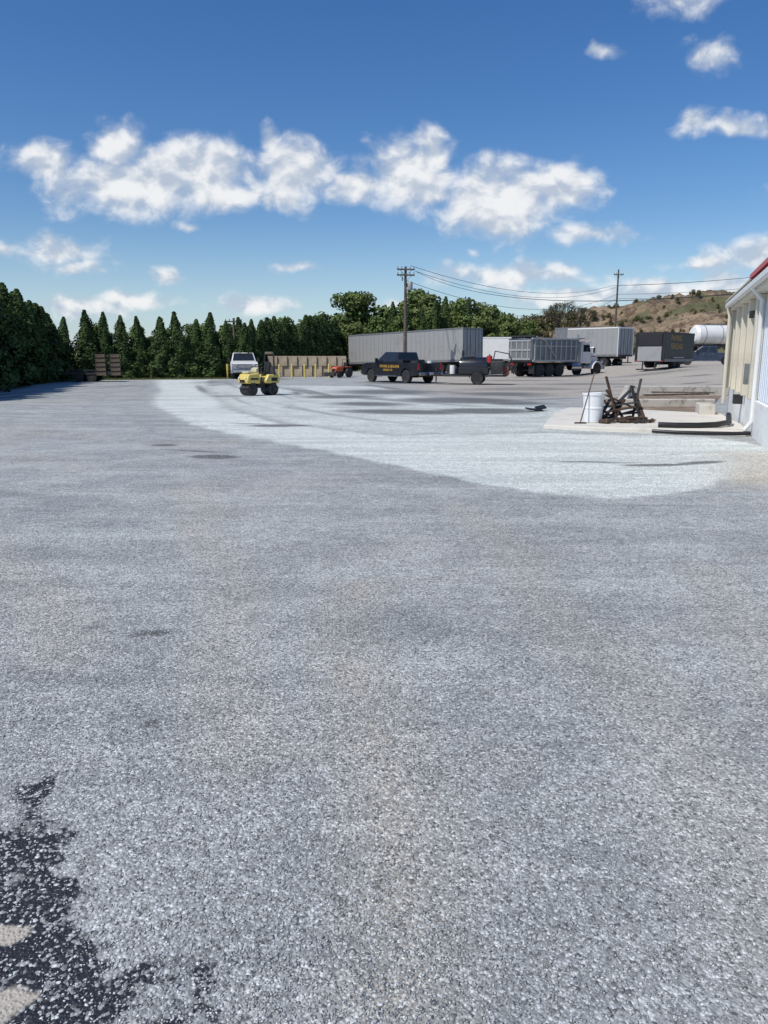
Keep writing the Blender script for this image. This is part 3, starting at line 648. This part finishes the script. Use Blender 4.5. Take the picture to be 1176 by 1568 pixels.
# ---- road roller
p=empty('road_roller',(-5.25,32.0,0),math.radians(222),scale=.75)
for x in(-.68,.68):
    lathe('drum',[(.04,-.42),(.30,-.42),(.33,-.40),(.33,.40),(.30,.42),(.04,.42)],M['steel'],p,(x,0,.33),'Y',36)
    for s in(1,-1):
        prism('drum_yoke',[(x-.1,.28),(x+.1,.28),(x+.16,.72),(x-.16,.72)],min(s*.43,s*.49),max(s*.43,s*.49),M['blacktrim'],p,.01)
        cyl('drum_hub',(x,s*.50,.33),.1,.04,M['steel'],p,'Y',16)
    box('scraper',(x+(.36 if x>0 else -.36),0,.4),(.04,.8,.06),M['blacktrim'],p)
prism('front_hood',[(.2,.66),(1.05,.66),(1.08,.84),(.95,1.18),(.25,1.26)],-.5,.5,M['yellow'],p,.07)
prism('rear_body',[(-1.05,.66),(-.15,.66),(-.15,.85),(-.35,1.16),(-1.0,1.14),(-1.08,.88)],-.5,.5,M['yellow'],p,.07)
box('articulation',(.02,0,.55),(.5,.5,.28),M['blacktrim'],p,.03)
box('platform',(-.05,0,.66),(.6,.9,.05),M['steel'],p)
box('seat_base',(-.38,0,1.24),(.4,.5,.14),M['blacktrim'],p,.04); box('seat_back',(-.58,0,1.56),(.12,.5,.56),M['blacktrim'],p,.05,(0,-.15,0))
prism('console',[(.12,.7),(.34,.7),(.34,1.45),(.18,1.55)],-.28,.28,M['cream'],p,.02)
tube('steering_column',[(.2,0,1.4),(.05,0,1.6)],.025,M['blacktrim'],p)
tube('steering_wheel',[(.05+.07*math.cos(a)*.7,.19*math.sin(a),1.6+.19*math.cos(a)*.5) for a in [i/16*6.283 for i in range(17)]],.02,M['blacktrim'],p)
tube('roll_bar',[(-.72,-.45,.95),(-.72,-.45,2.24),(-.72,-.38,2.34),(-.72,.38,2.34),(-.72,.45,2.24),(-.72,.45,.95)],.05,M['blacktrim'],p)
box('roll_bar_plate',(-.72,0,2.32),(.1,.7,.14),M['wood'],p,.02)
box('water_tank',(.62,0,1.27),(.55,.6,.1),M['cream'],p,.03)
for s in(1,-1): cyl('work_light',(1.08,s*.33,.97),.06,.05,M['white'],p,'X',14); 
box('grille',(1.085,0,.80),(.02,.5,.16),M['blacktrim'],p,0)
for s in(1,-1): box('side_decal',(.6,s*.503,.92),(.5,.004,.1),M['blacktrim'],p,0); box('side_vent',(-.7,s*.503,.88),(.4,.004,.2),M['blacktrim'],p,0)
for s in(1,-1): tube('hand_rail',[(.15,s*.48,.7),(.15,s*.48,1.55),(-.05,s*.48,1.55)],.024,M['blacktrim'],p)

# ---- flatbed trailer with ramps
p=empty('equipment_trailer',(-18.4,49.6,0),math.radians(8))
box('deck',(-.6,0,.55),(3.6,1.9,.12),M['darkwood'],p); box('deck_rail',(-.6,-.97,.56),(3.7,.06,.18),M['steel'],p,0)
for x in(-1.2,-.4):
    for s in(1,-1): wheel(p,'wheel',x,s*.86,.33,.22,s)
box('fender',(-.8,-.9,.74),(1.7,.3,.05),M['steel'],p)
for x in(.25,1.15):
    box('ramp_frame',(x,-.99,1.08),(.62,.05,1.34),M['darkwood'],p,.01)
    for k in range(5): box('ramp_slat',(x,-1.035,.52+k*.28),(.56,.03,.2),M['wood'],p,0)
    for s in(1,-1): box('ramp_rail',(x+s*.30,-1.03,1.08),(.05,.035,1.34),M['steel'],p,0)
tube('tongue',[(-2.3,-.6,.5),(-3.3,0,.5),(-2.3,.6,.5)],.05,M['steel'],p)

# ---- block wall and bollards
p=empty('block_wall')
for k in range(8):
    for r in range(2):
        x=-9.3+k*.78+(.39 if r else 0); 
        box('block',(x,61.5+.12*k,.42+r*.81),(.765,.6,.80),M['tanblock'],p,.03)
for u,y in [(-.205,56.5),(-.137,56),(-.1205,56.5),(-.104,57),(-.0895,57.6),(-.072,58.2)]:
    q=empty('bollard',(u*y,y,0)); cyl('post',(0,0,.5),.07,1.0,M['yellow'],q,'Z',16); lathe('cap',[(.07,0),(.055,.035),(.02,.055)],M['yellow'],q,(0,0,1.0),'Z',16)

# ---- compact tractor
p=empty('compact_tractor',(-3.3,59.5,0),math.radians(238),scale=.82)
prism('hood',[(.1,.55),(1.25,.55),(1.3,.8),(1.15,1.0),(.1,1.08)],-.27,.27,M['orange'],p,.05); box('grille',(1.3,0,.7),(.02,.4,.25),M['blacktrim'],p,0)
box('chassis',(.2,0,.5),(1.9,.3,.2),M['steel'],p); box('seat',(-.45,0,.98),(.4,.4,.1),M['blacktrim'],p,.04); box('seat_back',(-.65,0,1.2),(.1,.4,.4),M['blacktrim'],p,.04)
for s in(1,-1):
    wheel(p,'rear_wheel',-.5,s*.5,.46,.28,s); wheel(p,'front_wheel',1.0,s*.42,.28,.18,s); box('fender',(-.5,s*.45,.98),(.75,.3,.05),M['orange'],p,.02)
tube('roll_bar',[(-.75,-.4,.8),(-.75,-.4,1.7),(-.75,.4,1.7),(-.75,.4,.8)],.03,M['blacktrim'],p); tube('steering',[(.1,0,1.0),(-.1,0,1.25)],.02,M['blacktrim'],p)
box('loader_bucket',(1.85,0,.35),(.35,1.2,.35),M['steel'],p,.03)
for s in(1,-1): tube('loader_arm',[(.2,s*.38,.9),(1.2,s*.38,.95),(1.75,s*.38,.4)],.04,M['orange'],p)

# ---- utility poles
def upole(x,y,H,arms,tr=True,rot=0):
    p=empty('utility_pole',(x,y,tz(x,y)),rot)
    lathe('pole',[(.16,-.3),(.14,H*.5),(.10,H)],M['pole'],p,(0,0,0),'Z',14)
    for z in arms:
        box('crossarm',(0,-.14,z),(1.5,.1,.12),M['pole'],p,.01)
        for xx in(-.68,-.35,.35,.68): lathe('insulator',[(.03,0),(.055,.05),(.03,.1),(.05,.14),(.02,.18)],M['aludark'],p,(xx,-.14,z+.06),'Z',10)
        tube('brace',[(-.5,-.16,z-.05),(0,-.13,z-.5),(.5,-.16,z-.05)],.015,M['steel'],p)
    if tr:
        lathe('transformer',[(.2,0),(.22,.05),(.22,.6),(.18,.68),(.06,.7)],M['alu'],p,(.38,-.05,H-1.9),'Z',18); box('bracket',(.15,-.05,H-1.5),(.2,.08,.3),M['steel'],p,0)
        cyl('cutout',(-.3,-.15,H-1.0),.04,.35,M['steel'],p,'Z',8)
    return p
upole(1.8,65.5,8.95,(8.7,8.25),True,.15); upole(32.9,110,11.9,(11.2,),False,.2); upole(-13.2,68,4.9,(4.6,),False)
w=empty('power_lines')
A=[(2.2,65.3,9.0),(2.6,65.3,8.55),(1.9,65.4,7.8),(1.9,65.4,7.4)]; B=[(32.3,110,11.4),(33.4,110,11.4),(32.9,110,10.2),(32.9,110,9.6)]
D=[(60,70,12.4),(60,71,12.6),(60,70,11.2),(60,71,10.6)]
for i in range(4):
    tube('cable',bez(A[i],B[i],1.6+.3*i),.018,M['wire'],w); tube('cable',bez(B[i],D[i],1.0),.022,M['wire'],w)
tube('service_drop',bez(A[1],(10.9,21.5,3.4),1.1),.014,M['wire'],w)

# ------------------------------------------------------------ building
th=math.atan2(1,.37)
B_=empty('workshop_building',(6.9,13.5,0),th)
def bb(nm,x0,x1,y0,y1,z0,z1,m_,bev=.01): return box(nm,((x0+x1)/2,(y0+y1)/2,(z0+z1)/2),(abs(x1-x0),abs(y1-y0),z1-z0),m_,B_,bev)
TOP=2.95
bb('plinth',-5,9.0,-9,.06,-.1,.72,M['blockwhite'])
bb('white_wall',-5,2.3,-9,0,.72,TOP,M['wallwhite'])
bb('beige_wall',2.3,9.0,-9,-.02,.72,TOP,M['beige'])
for x in(2.5,4.1,5.7,7.3,8.85): bb('pilaster',x-.14,x+.14,-.02,.16,.72,TOP-.1,M['beige'],.02)
for i in range(24):
    x=-4.9+i*.3
    if x<2.2: bb('panel_seam',x,x+.02,.0,.010,.76,TOP-.05,M['wallwhite'],0)
bb('window_frame',5.95,7.05,-.02,.02,1.3,2.3,M['white']); bb('window_glass',6.03,6.97,.02,.028,1.38,2.22,M['glass'],0)
bb('roof_fascia',-5.2,9.25,.0,.24,TOP-.1,TOP+.16,M['beige'],.02); bb('gutter',-5.2,9.25,.24,.34,TOP-.02,TOP+.13,M['white'],.03)
V=[(-5.3,.36,TOP+.165),(2.2,.36,TOP+.165),(2.2,-4.5,3.9),(-5.3,-4.5,3.9),(-5.3,.36,TOP+.25),(2.2,.36,TOP+.25),(2.2,-4.5,4.0),(-5.3,-4.5,4.0)]
Fq=[(0,1,2,3),(4,7,6,5),(0,4,5,1),(1,5,6,2),(2,6,7,3),(3,7,4,0)]
pym('red_roof',V,Fq,M['roofred'],B_)
V=[(2.23,.34,TOP+.165),(9.3,.34,TOP+.165),(9.3,-4.5,3.85),(2.23,-4.5,3.85),(2.23,.34,TOP+.20),(9.3,.34,TOP+.20),(9.3,-4.5,3.9),(2.23,-4.5,3.9)]
pym('metal_roof',V,Fq,M['beige'],B_)
V=[(-5.3,-4.5,3.9),(9.3,-4.5,3.85),(9.3,-9.5,3.1),(-5.3,-9.5,3.1),(-5.3,-4.5,4.0),(9.3,-4.5,3.92),(9.3,-9.5,3.2),(-5.3,-9.5,3.2)]
pym('back_roof',V,Fq,M['roofred'],B_)
pym('gable_end',[(9.0,0,TOP),(9.0,-9,TOP),(9.0,-4.5,3.8),(8.9,0,TOP),(8.9,-9,TOP),(8.9,-4.5,3.8)],[(0,1,2),(3,5,4),(0,3,4,1),(1,4,5,2),(2,5,3,0)],M['beige'],B_)
tube('downspout',[(2.05,.3,TOP),(2.05,.1,2.7),(2.05,.08,.3),(2.05,.2,.12)],.05,M['white'],B_)
tube('downspout',[(8.6,.3,TOP),(8.6,.24,2.7),(8.6,.22,.3)],.05,M['beige'],B_)
bb('electrical_box',3.3,3.6,.0,.18,1.0,1.45,M['aludark']); bb('hose_bib_box',4.6,4.9,.06,.26,.5,.72,M['blacktrim']); bb('wall_lamp',3.0,3.2,.0,.22,2.4,2.55,M['blacktrim'])
tube('conduit',[(3.45,.06,1.45),(3.45,.06,2.85)],.02,M['aludark'],B_)

def slab(nm,pts,z0,z1,m_,bev=.02):
    n=len(pts); V=[(x,y,z0) for x,y in pts]+[(x,y,z1) for x,y in pts]
    return pym(nm,V,[tuple(range(n-1,-1,-1)),tuple(range(n,2*n))]+[(i,(i+1)%n,n+(i+1)%n,n+i) for i in range(n)],m_,None,bev)
slab('concrete_pad',[(3.6,17.0),(4.5,16.5),(6.2,15.9),(7.55,15.5),(8.15,17.2),(9.1,20.4),(6.9,22.5),(5.6,23),(4.7,20.8)],-.05,.09,M['conc'])
slab('dirt_patch',[(6.9,22.7),(9.3,21.0),(10.6,24.5),(14.5,32.5),(10.6,32.5),(8,28)],-.05,.02,M['dirt'],0)
f=empty('foundation_wall')
box('footing_back',(12.3,31.5,.2),(4.6,.35,.42),M['concold'],f,.03); box('footing_front',(9.2,24.6,.12),(3.0,.3,.26),M['concold'],f,.03); box('footing_side',(8.9,28,.14),(.3,6.8,.28),M['concold'],f,.03,(0,0,-.33))
box('footing_stub',(8.75,20.6,.2),(.4,1.2,.3),M['concold'],f,.03,(0,0,-.3))
box('plank',(10.2,26.5,.3),(2.6,.2,.05),M['wood'],f,0,(0,0,.3)); box('plank',(11.2,28.5,.28),(2.2,.25,.05),M['wood'],f,0,(0,0,-.2))
q=empty('plastic_barrel',(4.88,17.65,.09),scale=1.04); lathe('shell',[(.18,0),(.20,.02),(.215,.3),(.225,.31),(.225,.34),(.217,.35),(.235,.60),(.25,.61),(.25,.66),(.235,.66),(.225,.62),(.2,.05)],M['poly'],q,(0,0,0),'Z',32)
tube('handle',[(.24,.05,.5),(.29,.02,.4),(.24,-.05,.5)],.01,M['steel'],q)
q=empty('rake',(4.6,17.4,.09)); tube('handle',[(-.1,-.1,.0),(.24,.15,1.15)],.014,M['wood'],q); box('head',(-.1,-.1,.02),(.26,.03,.03),M['darkwood'],q)
for k in range(6): box('tooth',(-.22+k*.05,-.13,.015),(.012,.06,.02),M['steel'],q,0)
q=empty('scrap_wood_pile',(5.55,17.8,.09),scale=1.05)
bds=[((-.35,0,.1),(.35,.2,.78),.09),((-.1,-.2,.05),(-.32,.1,1.0),.06),((.1,-.1,.02),(-.25,.25,.7),.08),((.45,-.1,.05),(.25,.1,.8),.1),((-.45,-.25,.06),(.5,-.2,.12),.1),((-.5,-.1,.14),(.45,.1,.2),.12),((-.3,.2,.05),(.55,.1,.3),.1),((.5,-.25,.03),(.42,.3,.62),.07),((-.5,.1,.3),(.4,-.1,.45),.08),((-.1,-.35,.04),(.6,-.3,.06),.12),((.3,.0,.1),(.48,.15,.95),.05),((-.55,-.3,.03),(-.2,.1,.5),.06),((-.4,-.15,.22),(.3,-.1,.34),.13),((-.2,.0,.03),(.1,.1,.5),.16),((-.7,-.2,.02),(-.2,-.4,.04),.1),((.3,-.4,.02),(.75,-.1,.05),.08),((.35,.05,.3),(-.35,.0,.6),.05)]
for i,(a,b_,wd) in enumerate(bds):
    a=Vector(a); b_=Vector(b_); d=b_-a; o=box('board',(a+b_)/2,(d.length,wd,.035),random.choice([M['darkwood'],M['darkwood'],M['wood'],M['steel']]),q,.004)
    o.rotation_mode='QUATERNION'; o.rotation_quaternion=d.to_track_quat('X','Z')
for i in range(26): box('chunk',(random.uniform(-.75,.75),random.uniform(-.5,.25),.04),(random.uniform(.06,.24),random.uniform(.05,.14),random.uniform(.03,.1)),random.choice([M['darkwood'],M['wood'],M['steel']]),q,.01,(random.random(),random.random(),random.random()*3))
q=empty('drain_pipe',(0,0,0)); tube('pipe',[(5.95,16.35,.15),(6.3,16.22,.15),(6.75,16.2,.15),(7.2,16.3,.16),(7.6,16.6,.18),(7.85,17.2,.3)],.06,M['pipe'],q); tube('pipe_second',[(5.7,15.98,.05),(6.1,15.72,.045),(6.7,15.55,.045),(7.2,15.42,.05),(7.5,15.4,.06)],.04,M['pipe'],q)
q=empty('scrap_rubber',(4.5,22.6,0)); box('flap',(0,0,.05),(.5,.3,.04),M['pipe'],q,.02,(.1,.12,.3)); box('flap_upper',(.2,.1,.1),(.3,.25,.04),M['pipe'],q,.02,(.3,-.2,.1))

# ------------------------------------------------------------ sky / sun
S=Vector((-.72,-.55,0)).normalized(); el=math.radians(52); S=Vector((S.x*math.cos(el),S.y*math.cos(el),math.sin(el)))
sl=bpy.data.lights.new('sun','SUN'); sl.energy=4.0; sl.angle=math.radians(.5); sl.color=(1,.96,.89)
so=link('sun',sl); so.rotation_euler=S.to_track_quat('Z','Y').to_euler(); so.location=(0,0,50)
wd=bpy.data.worlds.new('World'); scene.world=wd; wd.use_nodes=True; t=NT(wd.node_tree); bg=wd.node_tree.nodes['Background']
try:
    wd.cycles.sampling_method='MANUAL'; wd.cycles.sample_map_resolution=256
except Exception: pass
sky=t.n('ShaderNodeTexSky',sky_type='NISHITA'); sky.sun_disc=False; sky.sun_elevation=el; sky.sun_rotation=math.atan2(S.x,S.y)
sky.air_density=1.0; sky.dust_density=.4; sky.ozone_density=3.0
hsv=t.n('ShaderNodeHueSaturation'); hsv.inputs['Saturation'].default_value=1.30; hsv.inputs['Value'].default_value=1.12; hsv.inputs['Hue'].default_value=.508
t.put(hsv.inputs['Color'],sky.outputs[0])
gen=t.n('ShaderNodeTexCoord').outputs['Generated']; sx=t.n('ShaderNodeSeparateXYZ'); t.put(sx.inputs[0],gen)
ya=t.math('ADD',t.math('ABSOLUTE',sx.outputs[1]),.02)
cb=t.n('ShaderNodeCombineXYZ'); t.put(cb.inputs[0],t.math('DIVIDE',sx.outputs[0],ya)); t.put(cb.inputs[1],t.math('DIVIDE',sx.outputs[2],ya))
pv=cb.outputs[0]
wn=t.n('ShaderNodeTexNoise'); t.put(wn.inputs['Vector'],pv); wn.inputs['Scale'].default_value=13; wn.inputs['Detail'].default_value=3
warp=t.vec('MULTIPLY',t.vec('SUBTRACT',wn.outputs['Color'],(.5,.5,.5)),(.05,.035,0))
pw=t.vec('ADD',pv,warp)
blobs=[(-.415,.235,.05,.020,.8),(-.322,.248,.028,.026,1.0),(-.304,.208,.078,.027,1.2),(-.219,.222,.05,.026,1.2),(-.194,.198,.05,.016,1.05),(-.133,.260,.014,.018,.75),(-.108,.218,.040,.028,1.2),(-.12,.193,.034,.016,1.05),(-.022,.203,.044,.020,1.1),(.030,.214,.050,.028,1.2),(.060,.242,.022,.024,1.1),(.051,.195,.045,.013,.95),(.141,.188,.058,.034,1.2),(.214,.198,.037,.026,1.15),(.145,.162,.05,.013,.95),(.258,.146,.066,.013,.8),(-.245,.161,.025,.009,.6),
 (-.40,.130,.055,.017,.85),(-.385,.110,.045,.011,.8),(-.27,.1027,.022,.011,1.),(-.38,.062,.07,.014,.85),(-.32,.070,.05,.012,.9),(-.166,.064,.04,.010,1.),(-.115,.105,.03,.008,.65),(.108,.128,.016,.009,.7),(.16,.098,.10,.015,.9),(.24,.072,.09,.013,.85),(.02,.06,.06,.009,.7),(.36,.076,.07,.015,1.),(.45,.088,.05,.015,1.1),(.40,.112,.05,.012,.75),(.485,.122,.055,.018,1.1),
 (.41,.268,.05,.012,.85),(.375,.275,.02,.013,.85),(.385,.345,.032,.020,.75),(.262,.353,.022,.008,.75),(.35,.412,.05,.022,.85),(.30,.428,.06,.012,.75),(-.47,.128,.016,.009,.7),(.7,.2,.14,.04,1.),(-.66,.22,.12,.04,1.)]
fld=None
for cx_,cy_,rx_,ry_,w_ in blobs:
    d=t.vec('MULTIPLY',t.vec('SUBTRACT',pw,(cx_,cy_,0)),(1/(rx_*1.25),1/(ry_*1.3),0)); l=t.math('SUBTRACT',w_,t.vec('LENGTH',d))
    fld=l if fld is None else t.math('MAXIMUM',fld,l)
mp=t.n('ShaderNodeMapping'); t.put(mp.inputs[0],pv); mp.inputs['Scale'].default_value=(1,1.25,1)
n1=t.noise(mp.outputs[0],21,6,.54,.25)
mp2=t.n('ShaderNodeMapping'); t.put(mp2.inputs[0],pv); mp2.inputs['Scale'].default_value=(1,1.25,1); mp2.inputs['Location'].default_value=(-.006,.016,0)
n2=t.noise(mp2.outputs[0],21,3,.5,.25)
dens=t.math('ADD',fld,t.math('MULTIPLY',t.math('SUBTRACT',n1,.5),1.9))
alpha=t.ss(dens,-.25,.72)
shade=t.math('ADD',t.math('MULTIPLY',t.math('SUBTRACT',n1,n2),3.6),t.math('MULTIPLY',dens,.30))
sh=t.ss(shade,-.35,.65)
ccol=t.mix(sh,(5.0,5.7,6.8,1),(9.0,9.1,9.2,1))
hz_=t.ss(sx.outputs[2],.17,-.01)
skyc=t.mix(t.math('MULTIPLY',hz_,.45),hsv.outputs[0],(4.7,6.4,8.6,1))
t.put(bg.inputs['Color'],t.mix(t.math('MULTIPLY',alpha,.95),skyc,ccol)); bg.inputs['Strength'].default_value=.10

# ------------------------------------------------------------ camera
cd=bpy.data.cameras.new('camera'); cd.sensor_fit='VERTICAL'; cd.sensor_height=36; cd.lens=36*1150/1568; cd.clip_end=6000; cd.clip_start=.05
co_=link('camera',cd); co_.location=(0,0,1.6); co_.rotation_euler=(math.radians(90-11.7),0,0); scene.camera=co_
